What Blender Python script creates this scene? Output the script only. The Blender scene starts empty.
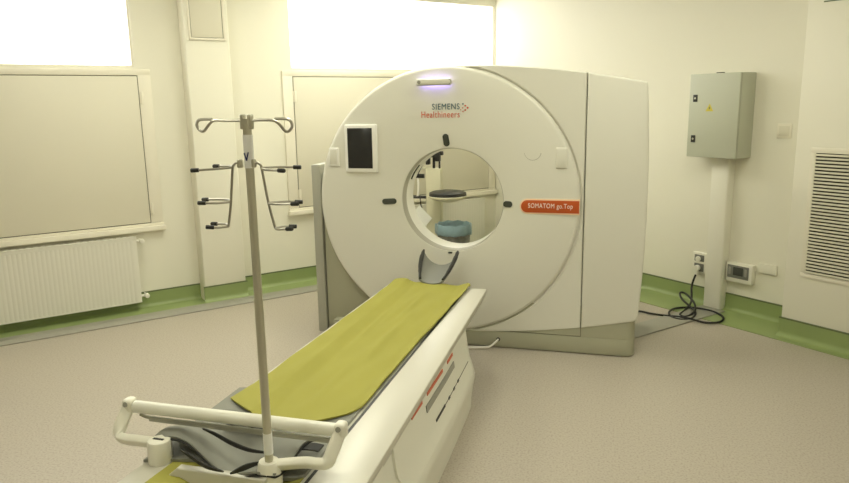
import bpy, bmesh, math, random
from mathutils import Vector, Matrix
random.seed(4)
PI = math.pi
sc = bpy.context.scene
col = sc.collection

# ------------------------------------------------------------------ camera
F, PITCH, ROLL = 693.73, 0.19699288, 0.01751166
GA = 0.27652687                       # yaw of the scanner axis against the camera
AL = 0.98873627 - GA                  # yaw of the window wall against the scanner axis
CAMH = 1.70
cp, sp, cr, sr = math.cos(PITCH), math.sin(PITCH), math.cos(ROLL), math.sin(ROLL)
right0, down0, fwd0 = Vector((1, 0, 0)), Vector((0, -sp, -cp)), Vector((0, cp, -sp))
RZ = Matrix.Rotation(GA, 3, 'Z')
c_r = RZ @ (right0 * cr + down0 * sr)
c_d = RZ @ (down0 * cr - right0 * sr)
c_f = RZ @ fwd0
cam = bpy.data.objects.new('camera', bpy.data.cameras.new('camera'))
col.objects.link(cam)
cam.data.sensor_width = 36
cam.data.lens = 36 * F / 849
cam.data.clip_start = 0.02
m = Matrix.Identity(4)
for i in range(3):
    m[i][0], m[i][1], m[i][2] = c_r[i], -c_d[i], -c_f[i]
m[2][3] = CAMH
cam.matrix_world = m
sc.camera = cam
sc.view_settings.view_transform = 'Standard'
sc.view_settings.look = 'None'
sc.view_settings.gamma = 1
sc.view_settings.exposure = 0.0
try:
    sc.cycles.use_denoising = True
    sc.cycles.sample_clamp_indirect = 6
    sc.cycles.max_bounces = 10
    sc.cycles.diffuse_bounces = 6
    sc.cycles.transparent_max_bounces = 12
except Exception:
    pass

# ------------------------------------------------------------------ materials
def new_mat(name):
    mt = bpy.data.materials.new(name)
    mt.use_nodes = True
    nt = mt.node_tree
    return mt, nt, nt.nodes['Principled BSDF']

def mat(name, rgb, rough=.5, metal=0., spec=.5, noise=None, bump=None, coat=0.):
    """noise=(scale, amount): slight mottling of the colour. bump=(scale, strength)."""
    mt, nt, b = new_mat(name)
    b.inputs['Base Color'].default_value = (*rgb, 1)
    b.inputs['Roughness'].default_value = rough
    b.inputs['Metallic'].default_value = metal
    b.inputs['Specular IOR Level'].default_value = spec
    b.inputs['Coat Weight'].default_value = coat
    tc = nt.nodes.new('ShaderNodeTexCoord')
    if noise:
        n = nt.nodes.new('ShaderNodeTexNoise'); n.inputs['Scale'].default_value = noise[0]
        n.inputs['Detail'].default_value = 4
        nt.links.new(tc.outputs['Object'], n.inputs['Vector'])
        mx = nt.nodes.new('ShaderNodeMix'); mx.data_type = 'RGBA'
        a = noise[1]
        mx.inputs[6].default_value = (*[c * (1 - a) for c in rgb], 1)
        mx.inputs[7].default_value = (*[min(1, c * (1 + a)) for c in rgb], 1)
        nt.links.new(n.outputs['Fac'], mx.inputs[0])
        nt.links.new(mx.outputs[2], b.inputs['Base Color'])
    if bump:
        n2 = nt.nodes.new('ShaderNodeTexNoise'); n2.inputs['Scale'].default_value = bump[0]
        nt.links.new(tc.outputs['Object'], n2.inputs['Vector'])
        bp = nt.nodes.new('ShaderNodeBump'); bp.inputs['Strength'].default_value = bump[1]
        bp.inputs['Distance'].default_value = .002
        nt.links.new(n2.outputs['Fac'], bp.inputs['Height'])
        nt.links.new(bp.outputs['Normal'], b.inputs['Normal'])
    return mt

def emit(name, rgb, s):
    mt, nt, b = new_mat(name)
    b.inputs['Base Color'].default_value = (.8, .8, .8, 1)
    b.inputs['Emission Color'].default_value = (*rgb, 1)
    b.inputs['Emission Strength'].default_value = s
    return mt

M = {}
M['wall'] = mat('wall_paint', (.80, .775, .66), .6, noise=(1.3, .015), bump=(60, .05))
M['ceiling'] = mat('ceiling_paint', (.82, .80, .74), .8)
M['cream'] = mat('cream_panel', (.70, .665, .545), .45, noise=(2, .015))
M['frame'] = mat('cream_frame', (.80, .76, .64), .42)
M['seam'] = mat('dark_seam', (.16, .15, .11), .7)
M['radiator'] = mat('radiator_enamel', (.73, .71, .62), .35)
M['white'] = mat('scanner_white', (.72, .705, .62), .38, noise=(.9, .01))
M['disc'] = mat('scanner_disc_white', (.735, .72, .635), .36, noise=(.9, .01))
M['table'] = mat('table_white_darkened', (.585, .565, .485), .28)  # table white, darkened in colour to tone down the overhead light
M['ped'] = mat('pedestal_white_lightened', (.80, .79, .70), .35)  # table white again, lightened so softer ambient light is in the colour
M['plinth'] = mat('scanner_grey', (.385, .38, .275), .45, noise=(3, .02))
M['sidegrey'] = mat('scanner_side_grey', (.385, .38, .315), .45)
M['boregrey'] = mat('bore_ring_grey', (.42, .40, .33), .4)
M['bore'] = mat('bore_white', (.86, .85, .79), .35)
M['black'] = mat('black_plastic', (.018, .018, .016), .45)
M['darkwin'] = mat('dark_laser_window', (.05, .055, .045), .2)
M['screen'] = mat('black_screen', (.02, .02, .02), .25)
M['bezel'] = mat('display_bezel', (.88, .87, .82), .35)
M['orange'] = mat('orange_label', (.52, .085, .012), .4)
M['ledborder'] = mat('label_border', (.85, .62, .42), .5)
M['letwhite'] = mat('white_lettering', (.9, .82, .72), .5)
M['teal'] = mat('teal_lettering', (.008, .085, .125), .5)
M['redor'] = mat('red_orange_lettering', (.62, .10, .04), .5)
M['stripe'] = mat('orange_stripe', (.62, .13, .05), .4)
M['handle'] = mat('grey_handle', (.30, .295, .25), .4)
M['yellow'] = mat('yellow_sheet', (.355, .335, .075), .8, spec=.2, noise=(5, .06), bump=(240, .25))
M['pad'] = mat('grey_pad', (.25, .25, .215), .7, spec=.3, noise=(4, .05), bump=(120, .12))
M['padunder'] = mat('black_underside', (.03, .03, .028), .8)
M['headpad'] = mat('head_holder_grey', (.23, .23, .205), .6)
M['steel'] = mat('brushed_steel', (.56, .54, .44), .3, metal=.8)
M['steelthin'] = mat('thin_steel', (.42, .40, .34), .3, metal=.8)
M['label'] = mat('white_label', (.82, .82, .80), .4)
M['blue'] = mat('dark_blue_mark', (.02, .03, .12), .5)
M['bracket'] = mat('cream_plastic', (.80, .78, .67), .38)
M['tube'] = mat('cream_tube', (.76, .75, .65), .3)
M['green'] = mat('green_vinyl', (.275, .345, .135), .4, noise=(6, .08))
M['greencap'] = mat('green_cap_edge', (.13, .16, .07), .5)
M['ductgrey'] = mat('floor_cover_grey', (.33, .32, .27), .45, noise=(8, .05))
M['cabinet'] = mat('cabinet_grey', (.50, .515, .415), .42)
M['cabside'] = M['cabinet']
M['sign'] = mat('warning_yellow', (.62, .52, .06), .5)
M['plate'] = mat('white_plastic', (.80, .78, .68), .4)
M['ctrlface'] = mat('controller_grey', (.16, .16, .14), .4)
M['lcd'] = mat('controller_screen', (.05, .055, .05), .2)
M['hole'] = mat('dark_void', (.03, .028, .02), .9)
M['slat'] = mat('louvre_cream', (.66, .63, .50), .5)
M['cable'] = mat('black_cable', (.012, .012, .012), .5)
M['wcable'] = mat('white_cable', (.82, .80, .74), .45)
M['standcream'] = mat('stand_cream', (.66, .63, .46), .45)
M['liner'] = mat('blue_bin_bag', (.24, .35, .40), .35, noise=(9, .25))
M['bin'] = mat('grey_wire_bin', (.075, .075, .07), .5, noise=(18, 4.0))
M['paper'] = mat('paper', (.85, .85, .80), .8)
M['lamp'] = emit('lamp_diffuser', (1.0, .995, .815), 18.8)
M['led'] = emit('purple_status_led', (.36, .27, 1.0), 8)

# vinyl floor: beige with fine speckles
mt, nt, b = new_mat('vinyl_floor')
tc = nt.nodes.new('ShaderNodeTexCoord')
n1 = nt.nodes.new('ShaderNodeTexNoise'); n1.inputs['Scale'].default_value = 95; n1.inputs['Detail'].default_value = 3
n2 = nt.nodes.new('ShaderNodeTexNoise'); n2.inputs['Scale'].default_value = .7
r1 = nt.nodes.new('ShaderNodeValToRGB')
r1.color_ramp.elements[0].position = .36; r1.color_ramp.elements[0].color = (.375, .318, .262, 1)
r1.color_ramp.elements[1].position = .60; r1.color_ramp.elements[1].color = (.475, .43, .362, 1)
e = r1.color_ramp.elements.new(.46); e.color = (.44, .392, .328, 1)
mx = nt.nodes.new('ShaderNodeMix'); mx.data_type = 'RGBA'; mx.blend_type = 'MULTIPLY'; mx.inputs[0].default_value = .12
for n in (n1, n2): nt.links.new(tc.outputs['Object'], n.inputs['Vector'])
nt.links.new(n1.outputs['Fac'], r1.inputs['Fac'])
nt.links.new(r1.outputs['Color'], mx.inputs[6]); nt.links.new(n2.outputs['Color'], mx.inputs[7])
nt.links.new(r1.outputs['Color'], b.inputs['Base Color'])
b.inputs['Roughness'].default_value = .38
M['floor'] = mt

# window glass
mt, nt, b = new_mat('window_glass')
nt.nodes.remove(b)
tr = nt.nodes.new('ShaderNodeBsdfTransparent'); gl = nt.nodes.new('ShaderNodeBsdfGlossy')
gl.inputs['Roughness'].default_value = .03
mxs = nt.nodes.new('ShaderNodeMixShader'); mxs.inputs[0].default_value = .06
nt.links.new(tr.outputs[0], mxs.inputs[1]); nt.links.new(gl.outputs[0], mxs.inputs[2])
nt.links.new(mxs.outputs[0], nt.nodes['Material Output'].inputs['Surface'])
M['glass'] = mt

# ------------------------------------------------------------------ mesh builder
class MB:
    def __init__(s): s.bm = bmesh.new()
    def _join(s, t):
        me = bpy.data.meshes.new('tmp'); t.to_mesh(me); t.free(); s.bm.from_mesh(me); bpy.data.meshes.remove(me)
    def box(s, x0, x1, y0, y1, z0, z1, bev=0., seg=2):
        t = bmesh.new(); bmesh.ops.create_cube(t, size=1)
        for v in t.verts:
            v.co = Vector(((x0 + x1) / 2 + v.co.x * (x1 - x0), (y0 + y1) / 2 + v.co.y * (y1 - y0), (z0 + z1) / 2 + v.co.z * (z1 - z0)))
        if bev > 0:
            bmesh.ops.bevel(t, geom=list(t.edges), offset=bev, segments=seg, profile=.5, affect='EDGES', clamp_overlap=True)
        s._join(t); return s
    def prism(s, pts, lo, hi, axis='y', bev=0., seg=2):
        """2D outline extruded along an axis; pts are (x,z) for y, (x,y) for z, (y,z) for x."""
        t = bmesh.new()
        def P(p, h):
            return {'y': (p[0], h, p[1]), 'z': (p[0], p[1], h), 'x': (h, p[0], p[1])}[axis]
        a = [t.verts.new(P(p, lo)) for p in pts]; c = [t.verts.new(P(p, hi)) for p in pts]
        n = len(pts)
        f0 = t.faces.new(a); f1 = t.faces.new(c)
        for i in range(n): t.faces.new((a[i], a[(i + 1) % n], c[(i + 1) % n], c[i]))
        bmesh.ops.recalc_face_normals(t, faces=list(t.faces))
        if bev > 0:
            es = [e for e in t.edges if (e in f0.edges or e in f1.edges)]
            bmesh.ops.bevel(t, geom=es, offset=bev, segments=seg, profile=.5, affect='EDGES', clamp_overlap=True)
        s._join(t); return s
    def tube(s, pts, r, seg=10, closed=False, smooth=0, cap=True):
        pts = [Vector(p) for p in pts]
        if smooth: pts = catmull(pts, smooth, closed)
        t = bmesh.new(); n = len(pts); rings = []
        up = None
        for i, p in enumerate(pts):
            if closed: d = pts[(i + 1) % n] - pts[i - 1]
            else: d = pts[min(i + 1, n - 1)] - pts[max(i - 1, 0)]
            d.normalize()
            if up is None:
                up = Vector((0, 0, 1)) if abs(d.z) < .9 else Vector((1, 0, 0))
            up = (up - d * up.dot(d)).normalized(); w = d.cross(up)
            rr = r[i * (len(r) - 1) // max(1, n - 1)] if isinstance(r, (list, tuple)) else r
            rings.append([t.verts.new(p + (up * math.cos(2 * PI * k / seg) + w * math.sin(2 * PI * k / seg)) * rr) for k in range(seg)])
        for i in range(n if closed else n - 1):
            a, c = rings[i], rings[(i + 1) % n]
            for k in range(seg): t.faces.new((a[k], a[(k + 1) % seg], c[(k + 1) % seg], c[k]))
        if cap and not closed:
            t.faces.new(list(reversed(rings[0]))); t.faces.new(rings[-1])
        bmesh.ops.recalc_face_normals(t, faces=list(t.faces))
        s._join(t); return s
    def cyl(s, p0, p1, r, seg=20, bev=0.):
        p0, p1 = Vector(p0), Vector(p1); L = (p1 - p0).length
        if bev:
            d = (p1 - p0).normalized()
            return s.lathe([(0, 0), (0, r - bev), (bev * .3, r - bev * .3), (bev, r), (L - bev, r), (L - bev * .3, r - bev * .3), (L, r - bev), (L, 0)], p0, d, seg)
        return s.tube([p0, p1], r, seg)
    def lathe(s, prof, org, axis, seg=48):
        """prof: (along, radius) pairs."""
        axis = Vector(axis).normalized(); org = Vector(org)
        u = Vector((0, 0, 1)) if abs(axis.z) < .9 else Vector((1, 0, 0))
        u = (u - axis * u.dot(axis)).normalized(); w = axis.cross(u)
        t = bmesh.new(); rings = []
        for a, r in prof:
            if r <= 1e-6: rings.append([t.verts.new(org + axis * a)])
            else: rings.append([t.verts.new(org + axis * a + (u * math.cos(2 * PI * k / seg) + w * math.sin(2 * PI * k / seg)) * r) for k in range(seg)])
        for a, c in zip(rings, rings[1:]):
            for k in range(seg):
                k2 = (k + 1) % seg
                if len(a) == 1 and len(c) == 1: continue
                if len(a) == 1: t.faces.new((a[0], c[k2], c[k]))
                elif len(c) == 1: t.faces.new((a[k], a[k2], c[0]))
                else: t.faces.new((a[k], a[k2], c[k2], c[k]))
        bmesh.ops.recalc_face_normals(t, faces=list(t.faces))
        s._join(t); return s
    def grid(s, fn, nu, nv, thick=0.):
        """fn(i/nu, j/nv) -> point; optional thickness downwards makes a closed sheet."""
        t = bmesh.new()
        V = [[t.verts.new(fn(i / nu, j / nv)) for j in range(nv + 1)] for i in range(nu + 1)]
        for i in range(nu):
            for j in range(nv): t.faces.new((V[i][j], V[i + 1][j], V[i + 1][j + 1], V[i][j + 1]))
        bmesh.ops.recalc_face_normals(t, faces=list(t.faces))
        if thick:
            if sum(f.normal.z for f in t.faces) < 0: bmesh.ops.reverse_faces(t, faces=list(t.faces))
            bmesh.ops.solidify(t, geom=list(t.faces), thickness=thick)
        s._join(t); return s
    def build(s, name, material, parent=None, smooth=True, ang=35, loc=None):
        me = bpy.data.meshes.new(name); s.bm.to_mesh(me); s.bm.free()
        mats = material if isinstance(material, (list, tuple)) else [material]
        for mm in mats: me.materials.append(mm)
        if smooth:
            for p in me.polygons: p.use_smooth = True
            me.set_sharp_from_angle(angle=math.radians(ang))
        o = bpy.data.objects.new(name, me); col.objects.link(o)
        if parent: o.parent = parent
        return o

def catmull(pts, k, closed=False):
    n = len(pts); out = []
    for i in range(n if closed else n - 1):
        if closed: p0, p1, p2, p3 = pts[i - 1], pts[i], pts[(i + 1) % n], pts[(i + 2) % n]
        else: p0, p1, p2, p3 = pts[max(i - 1, 0)], pts[i], pts[i + 1], pts[min(i + 2, n - 1)]
        for j in range(k):
            t = j / k
            out.append(.5 * ((2 * p1) + (p2 - p0) * t + (2 * p0 - 5 * p1 + 4 * p2 - p3) * t * t + (3 * p1 - p0 - 3 * p2 + p3) * t ** 3))
    if not closed: out.append(pts[-1].copy())
    return out

def tag(o, label, cat, group=None):
    o['label'] = label; o['category'] = cat
    if group: o['group'] = group
    return o
def thing(name, label, cat, loc=(0, 0, 0), rz=0., group=None):
    o = bpy.data.objects.new(name, None); col.objects.link(o)
    o.location = loc; o.rotation_euler = (0, 0, rz); o.empty_display_size = .1
    return tag(o, label, cat, group)
def struct(o): o['kind'] = 'structure'; return o

# ------------------------------------------------------------------ wall frames: x along the wall, y outward, z up
Av = Vector((math.sin(AL), math.cos(AL), 0)); Bv = Vector((math.cos(AL), -math.sin(AL), 0))
DA, DB = -6.19, 5.065
RA, RB = PI / 2 - AL, -AL
def WA(s, y, z=0): return Bv * DA + Av * s - Bv * y + Vector((0, 0, z))
def WB(t, y, z=0): return Av * DB + Bv * t + Av * y + Vector((0, 0, z))
OA, OB = WA(0, 0), WB(0, 0)
def at_wall_A(o): o.location = OA; o.rotation_euler = (0, 0, RA); return o
def at_wall_B(o): o.location = OB; o.rotation_euler = (0, 0, RB); return o
CEIL = 2.95
S0, T1 = -4.2, 3.0                      # far ends of the two walls, behind the camera

# ------------------------------------------------------------------ room shell
fl = MB(); p = [WA(S0, 0), WA(DB, 0), WB(T1, 0), WA(S0, 0) + Bv * (T1 - DA)]
fl.prism([(q.x, q.y) for q in p], -.06, 0, 'z'); struct(fl.build('floor', M['floor'], smooth=False))
ce = MB(); ce.prism([(q.x, q.y) for q in p], CEIL, CEIL + .06, 'z'); struct(ce.build('ceiling', M['ceiling'], smooth=False))
WIN = [(-1.20, 1.256), (2.628, 5.055)]; WZ0, WZ1 = 2.03, 2.735
w = MB(); TH = .30
w.box(S0, DB + TH, 0, TH, 0, WZ0); w.box(S0, DB + TH, 0, TH, WZ1, CEIL)
w.box(S0, WIN[0][0], 0, TH, WZ0, WZ1); w.box(WIN[0][1], WIN[1][0], 0, TH, WZ0, WZ1); w.box(WIN[1][1], DB + TH, 0, TH, WZ0, WZ1)
struct(at_wall_A(w.build('wall_left', M['wall'], smooth=False)))
w = MB(); w.box(DA, T1, 0, .2, 0, CEIL); struct(at_wall_B(w.build('wall_right', M['wall'], smooth=False)))
w = MB(); w.box(DA, T1, -(DB - S0) - .2, -(DB - S0), 0, CEIL); struct(at_wall_B(w.build('wall_back', M['wall'], smooth=False)))
w = MB(); w.box(S0, DB, -(T1 - DA) - .2, -(T1 - DA), 0, CEIL); struct(at_wall_A(w.build('wall_near', M['wall'], smooth=False)))
w = MB(); w.box(1.638, 2.012, -.16, 0, 0, CEIL, .012, 3); struct(at_wall_A(w.build('wall_pier', M['wall'])))
w = MB(); w.box(-2.602, -.9, -.275, 0, 0, CEIL, .006)
wc = struct(at_wall_B(w.build('wall_casing', M['wall'])))

# skirting: upstand, cove and a flat border on the floor
def skirt(pieces, x0, x1, flat, name, place):
    g = MB()
    for (a, c, y) in pieces:
        n = 6
        prof = [(y, .135), (y - .010, .135), (y - .010, .045)] + [(y - .010 - .035 * (1 - math.cos(k / n * PI / 2)), .045 - .041 * math.sin(k / n * PI / 2)) for k in range(1, n + 1)] + [(y, .004)]
        g.prism(prof, a, c, 'x')
        top = y
    g.box(x0, x1, -flat, 0, 0, .004)
    o = struct(place(g.build(name, M['green'], ang=50)))
    cpz = MB()
    for (a, c, y) in pieces: cpz.box(a, c, y - .012, y, .132, .142)
    ch = cpz.build('cap_strip', M['greencap'], o, smooth=False)
    return o
skirt([(S0, 1.64, 0), (1.628, 2.022, -.16), (2.01, DB, 0)], S0, DB, .224, 'baseboard_left', at_wall_A)
skirt([(DA, -2.60, 0), (-2.612, -.89, -.275), (-.90, T1, 0)], DA, T1, .385, 'baseboard_right', at_wall_B)
g = MB()
for y in (-.165, 0): pass
g.box(S0, 4.6, -.42, -.226, 0, .010, .003)
g.box(S0, 4.6, -.325, -.322, .010, .0112)
struct(at_wall_A(g.build('trim_1', M['ductgrey'])))
g = MB(); q0, q1 = WB(-3.37, -1.5), WB(-3.17, -.10)
g.box(-3.372, -3.165, -1.45, -.087, 0, .012, .003)
struct(at_wall_B(g.build('trim_2', M['ductgrey'])))

# ------------------------------------------------------------------ windows and shutter panels below them
def window(n, x0, x1, mull):
    f = MB(); d0, d1 = .016, .05; fw = .014
    f.box(x0, x1, d0, d1, WZ0, WZ0 + fw, .004); f.box(x0, x1, d0, d1, WZ1 - fw, WZ1, .004)
    f.box(x0, x0 + fw, d0, d1, WZ0, WZ1, .004); f.box(x1 - fw, x1, d0, d1, WZ0, WZ1, .004)
    for mx_ in mull: f.box(mx_ - .035, mx_ + .035, d0, d1, WZ0, WZ1, .004)
    o = struct(at_wall_A(f.build('window_%d' % n, M['frame'])))
    p = MB(); p.box(x0 + .01, x1 - .01, .028, .034, WZ0 + .01, WZ1 - .01); p.build('pane', M['glass'], o, smooth=False)
    return o
window(1, WIN[0][0], WIN[0][1], []); window(2, WIN[1][0], WIN[1][1], [])

def shutter(x0, x1, label, hinge_x, rhs):
    """Cream panel in a frame: x0..x1 is the outer frame."""
    r = thing('window_shutter', label, 'shutter', WA(x0, 0, .70), RA)
    r_ = lambda x: x - x0
    L = x1 - x0; b0, b1 = .10, .10
    f = MB()
    f.box(0, L, -.018, 0, 1.963 - .70, 2.012 - .70, .003)
    f.box(0, b0, -.018, 0, .736 - .70, 1.965 - .70, .003); f.box(L - b1, L, -.018, 0, .736 - .70, 1.965 - .70, .003)
    f.build('frame', M['frame'], r)
    bk = MB(); bk.box(.02, L - .02, -.010, 0, .02, 1.29); bk.build('backing', M['seam'], r, smooth=False)
    p = MB(); p.box(b0 + .007, L - b1 - .007, -.022, -.002, .736 + .006 - .70, 1.963 - .007 - .70, .002); p.build('door_panel', M['cream'], r)
    for hz in (.86, 1.78):
        h = MB(); hx = r_(hinge_x); h.box(hx - .013, hx + .017, -.028, -.016, hz - .05 - .70, hz + .05 - .70, .003)
        h.cyl((hx + .002, -.029, hz - .05 - .70), (hx + .002, -.029, hz + .05 - .70), .006, 10)
        h.build('hinge', M['frame'], r)
    s_ = MB(); s_.box(-.01, L + .01, -.055, 0, -.03, .012, .004); s_.box(0, L, -.02, 0, .012, .034, .003); s_.build('sill', M['frame'], r)
    return r
shutter(-1.32, 1.372, 'wide cream hinged panel under the bright window at the far left, above a whole radiator', 1.285, True)
shutter(2.529, 5.050, 'cream hinged panel under the window behind the scanner, mostly hidden by the scanner', 2.64, False)

# ------------------------------------------------------------------ radiators
def radiator(x0, x1, label, vside):
    r = thing('radiator', label, 'radiator', WA((x0 + x1) / 2, 0, .08), RA, None)
    h = (x1 - x0) / 2; b = MB(); zt = .555
    # front skin with vertical ribs
    n = int((x1 - x0) / .0333); pr = []
    xs0, xs1 = -h + .02, h - .02
    for i in range(n):
        a = xs0 + (xs1 - xs0) * i / n; w_ = (xs1 - xs0) / n
        pr += [(a, -.115), (a + w_ * .18, -.1162), (a + w_ * .72, -.1162), (a + w_ * .9, -.115)]
    pr += [(xs1, -.115), (h, -.110), (h, -.05), (-h, -.05), (-h, -.110)]
    b.prism(pr, .012, zt, 'z')
    b.box(-h, h, -.117, -.05, 0, .014, .003); b.box(-h, h, -.117, -.05, zt - .02, zt + .004, .004)
    b.build('body', M['radiator'], r, ang=20)
    gk = MB()
    for i in range(int((x1 - x0) / .05)):
        a = -h + .03 + i * .05
        gk.box(a, a + .03, -.105, -.06, zt + .004, zt + .010)
    gk.box(-h, h, -.119, -.108, zt + .002, zt + .014, .003); gk.build('top_grille', M['radiator'], r)
    for bx in (-h * .7, h * .7): MB().box(bx - .02, bx + .02, -.05, 0, .05, .5).build('wall_bracket', M['radiator'], r)
    for zz in (.05, zt - .03):
        v = MB(); sx = vside
        v.cyl((sx * (h - .005), -.085, zz), (sx * (h + .045), -.085, zz), .012, 12)
        v.cyl((sx * (h + .045), -.085, zz), (sx * (h + .045), 0, zz), .009, 12)
        v.cyl((sx * (h + .045), -.125, zz), (sx * (h + .045), -.075, zz), .019, 16, .004)
        v.build('valve', M['plate'], r)
    return r
radiator(-.66, 1.118, 'long white radiator below the wide cream panel at the far left', 1)
radiator(2.86, 4.82, 'white radiator behind the scanner, seen partly through its round opening', -1)

# ------------------------------------------------------------------ pier hatch
r = thing('access_hatch', 'small square cream hatch high on the pier between the two windows', 'hatch', WA(1.825, -.16, 2.245), RA)
f = MB(); hw, hh = .155, .36
f.box(-hw, hw, -.012, 0, 0, .02, .003); f.box(-hw, hw, -.012, 0, hh - .02, hh, .003); f.box(-hw, -hw + .02, -.012, 0, 0, hh, .003); f.box(hw - .02, hw, -.012, 0, 0, hh, .003)
f.build('frame', M['frame'], r)
f = MB(); f.box(-hw + .024, hw - .024, -.009, 0, .024, hh - .024, .002); f.build('door', M['cream'], r)
f = MB(); f.box(-hw + .01, hw - .01, -.004, 0, .01, hh - .01); f.build('backing', M['seam'], r, smooth=False)

# ------------------------------------------------------------------ ventilation grille on the casing
gx0, gx1, gz0, gz1 = -2.458, -1.75, .495, 1.325
r = thing('ventilation_grille', 'large louvred ventilation grille on the boxed-out wall at the right edge', 'grille', WB((gx0 + gx1) / 2, -.275, gz0), RB)
h = (gx1 - gx0) / 2; zz = gz1 - gz0
f = MB(); b = .035
f.box(-h - b, h + b, -.008, 0, -b, 0, .003); f.box(-h - b, h + b, -.008, 0, zz, zz + b, .003); f.box(-h - b, -h, -.008, 0, 0, zz, .003); f.box(h, h + b, -.008, 0, 0, zz, .003)
f.build('frame', M['frame'], r)
f = MB(); f.box(-h, h, -.003, -.0005, 0, zz); f.build('opening', M['hole'], r, smooth=False)
f = MB(); n = 36
for i in range(n):
    z = zz * (i + .5) / n
    f.prism([(-.004, z + .006), (-.016, z - .004), (-.016, z - .0065), (-.004, z + .0035)], -h, h, 'x')
f.build('louvre_slats', M['slat'], r, smooth=False)
f = MB(); f.box(-2.50, -1.0, -.279, -.274, 2.298, 2.306); 
struct(at_wall_B(f.build('trim_3', M['greencap'], smooth=False)))

# ------------------------------------------------------------------ electrical cabinet on the right wall
cx0, cx1, cz0, cz1 = -3.524, -3.095, 1.242, 1.885
r = thing('electrical_cabinet', 'pale grey steel electrical cabinet with two dark locks, hung on the right wall', 'cabinet', WB((cx0 + cx1) / 2, 0, cz0), RB)
h = (cx1 - cx0) / 2; zz = cz1 - cz0
f = MB(); f.box(-h, h, -.182, 0, 0, zz, .006); f.build('body', M['cabinet'], r)
f = MB(); f.box(-h + .004, h - .004, -.186, -.180, .004, zz - .004); f.build('gasket', M['seam'], r, smooth=False)
d = MB(); d.box(-h, h, -.204, -.186, 0, zz, .005); dd = d.build('door', M['cabinet'], r)
for lz in (1.70, 1.385):
    l = MB(); lx = -h + .055; l.box(lx - .019, lx + .019, -.210, -.203, lz - cz0 - .028, lz - cz0 + .028, .004); lo = l.build('lock', M['black'], dd)
    l = MB(); l.cyl((lx, -.2125, lz - cz0), (lx, -.209, lz - cz0), .008, 14); l.build('keyhole', M['steel'], dd)
tz = 1.625 - cz0; tx = -.03
l = MB(); l.prism([(tx - .034, tz - .026), (tx + .034, tz - .026), (tx, tz + .034)], -.2052, -.2035, 'y'); sg = l.build('warning_sign', M['sign'], dd)
l = MB(); l.prism([(tx + .004, tz + .017), (tx - .010, tz - .004), (tx - .001, tz - .004), (tx - .006, tz - .020), (tx + .010, tz + .003), (tx + .001, tz + .003)], -.2058, -.205, 'y'); l.build('lightning_bolt', M['greencap'], dd)
l = MB(); l.box(-.02, .035, -.16, -.13, zz - .001, zz + .008, .002); l.build('top_gland', M['black'], r)
l = MB(); l.cyl((.055, -.12, -.03), (.055, -.12, .002), .014, 14); l.build('cable_gland', M['plate'], r)

# cable trunking from the cabinet to the floor
r = thing('cable_trunking', 'white vertical cable trunking running from the electrical cabinet down to the floor', 'trunking', WB(-3.300, 0, 0), RB)
f = MB(); f.box(-.068, .082, -.083, 0, .004, 1.242, .004); f.build('channel', M['plate'], r)
f = MB(); f.box(-.064, .078, -.088, -.082, .006, 1.240, .003); f.build('lid', M['plate'], r)

# double socket with plug
r = thing('wall_socket', 'white double wall socket with a black plug, left of the cable trunking', 'socket', WB(-3.460, 0, .262), RB)
f = MB(); f.box(-.068, .066, -.038, 0, 0, .172, .006); f.build('housing', M['plate'], r)
f = MB(); f.box(-.045, .045, -.042, -.037, .10, .155, .004); f.build('socket_face', M['ctrlface'], r)
f = MB(); f.box(-.045, .045, -.042, -.037, .015, .082, .004); f.build('socket_face', M['ctrlface'], r)
f = MB(); f.cyl((-.005, -.043, .045), (-.005, -.075, .045), .025, 18, .004); f.box(-.018, .008, -.075, -.05, -.012, .04, .004); f.build('plug', M['plate'], r)
f = MB(); f.cyl((-.005, -.041, .122), (-.005, -.060, .122), .022, 18, .004); f.build('plug', M['plate'], r)

# heating controller
r = thing('wall_controller', 'small white box with grey face and dark display low on the right wall', 'controller', WB(-3.092, 0, .255), RB)
f = MB(); f.box(-.112, .112, -.055, 0, 0, .158, .008); f.build('housing', M['plate'], r)
f = MB(); f.box(-.096, .086, -.060, -.054, .034, .138, .006); f.build('faceplate', M['ctrlface'], r)
f = MB(); f.box(-.045, .04, -.062, -.059, .058, .125, .003); f.build('display', M['lcd'], r)
for bx in (-.075, .062):
    f = MB(); f.box(bx - .010, bx + .010, -.063, -.059, .06, .12, .003); f.build('button', M['handle'], r)
r = thing('blank_plate', 'faint square blank cover plate on the right wall beside the electrical cabinet', 'plate', WB(-2.845, 0, 1.40), RB)
f = MB(); f.box(-.055, .055, -.007, 0, 0, .105, .003); f.build('cover', M['frame'], r)
f = MB(); f.box(-.040, .040, -.009, -.006, .015, .09, .003); f.build('inset', M['cream'], r)
o = MB().box(-.073, .073, -.022, 0, 0, .078, .006).build('junction_box', M['wall'])
o.location = WB(-2.882, 0, .362); o.rotation_euler = (0, 0, RB)
tag(o, 'flat white junction box just right of the small controller on the wall', 'junction box')

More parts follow.
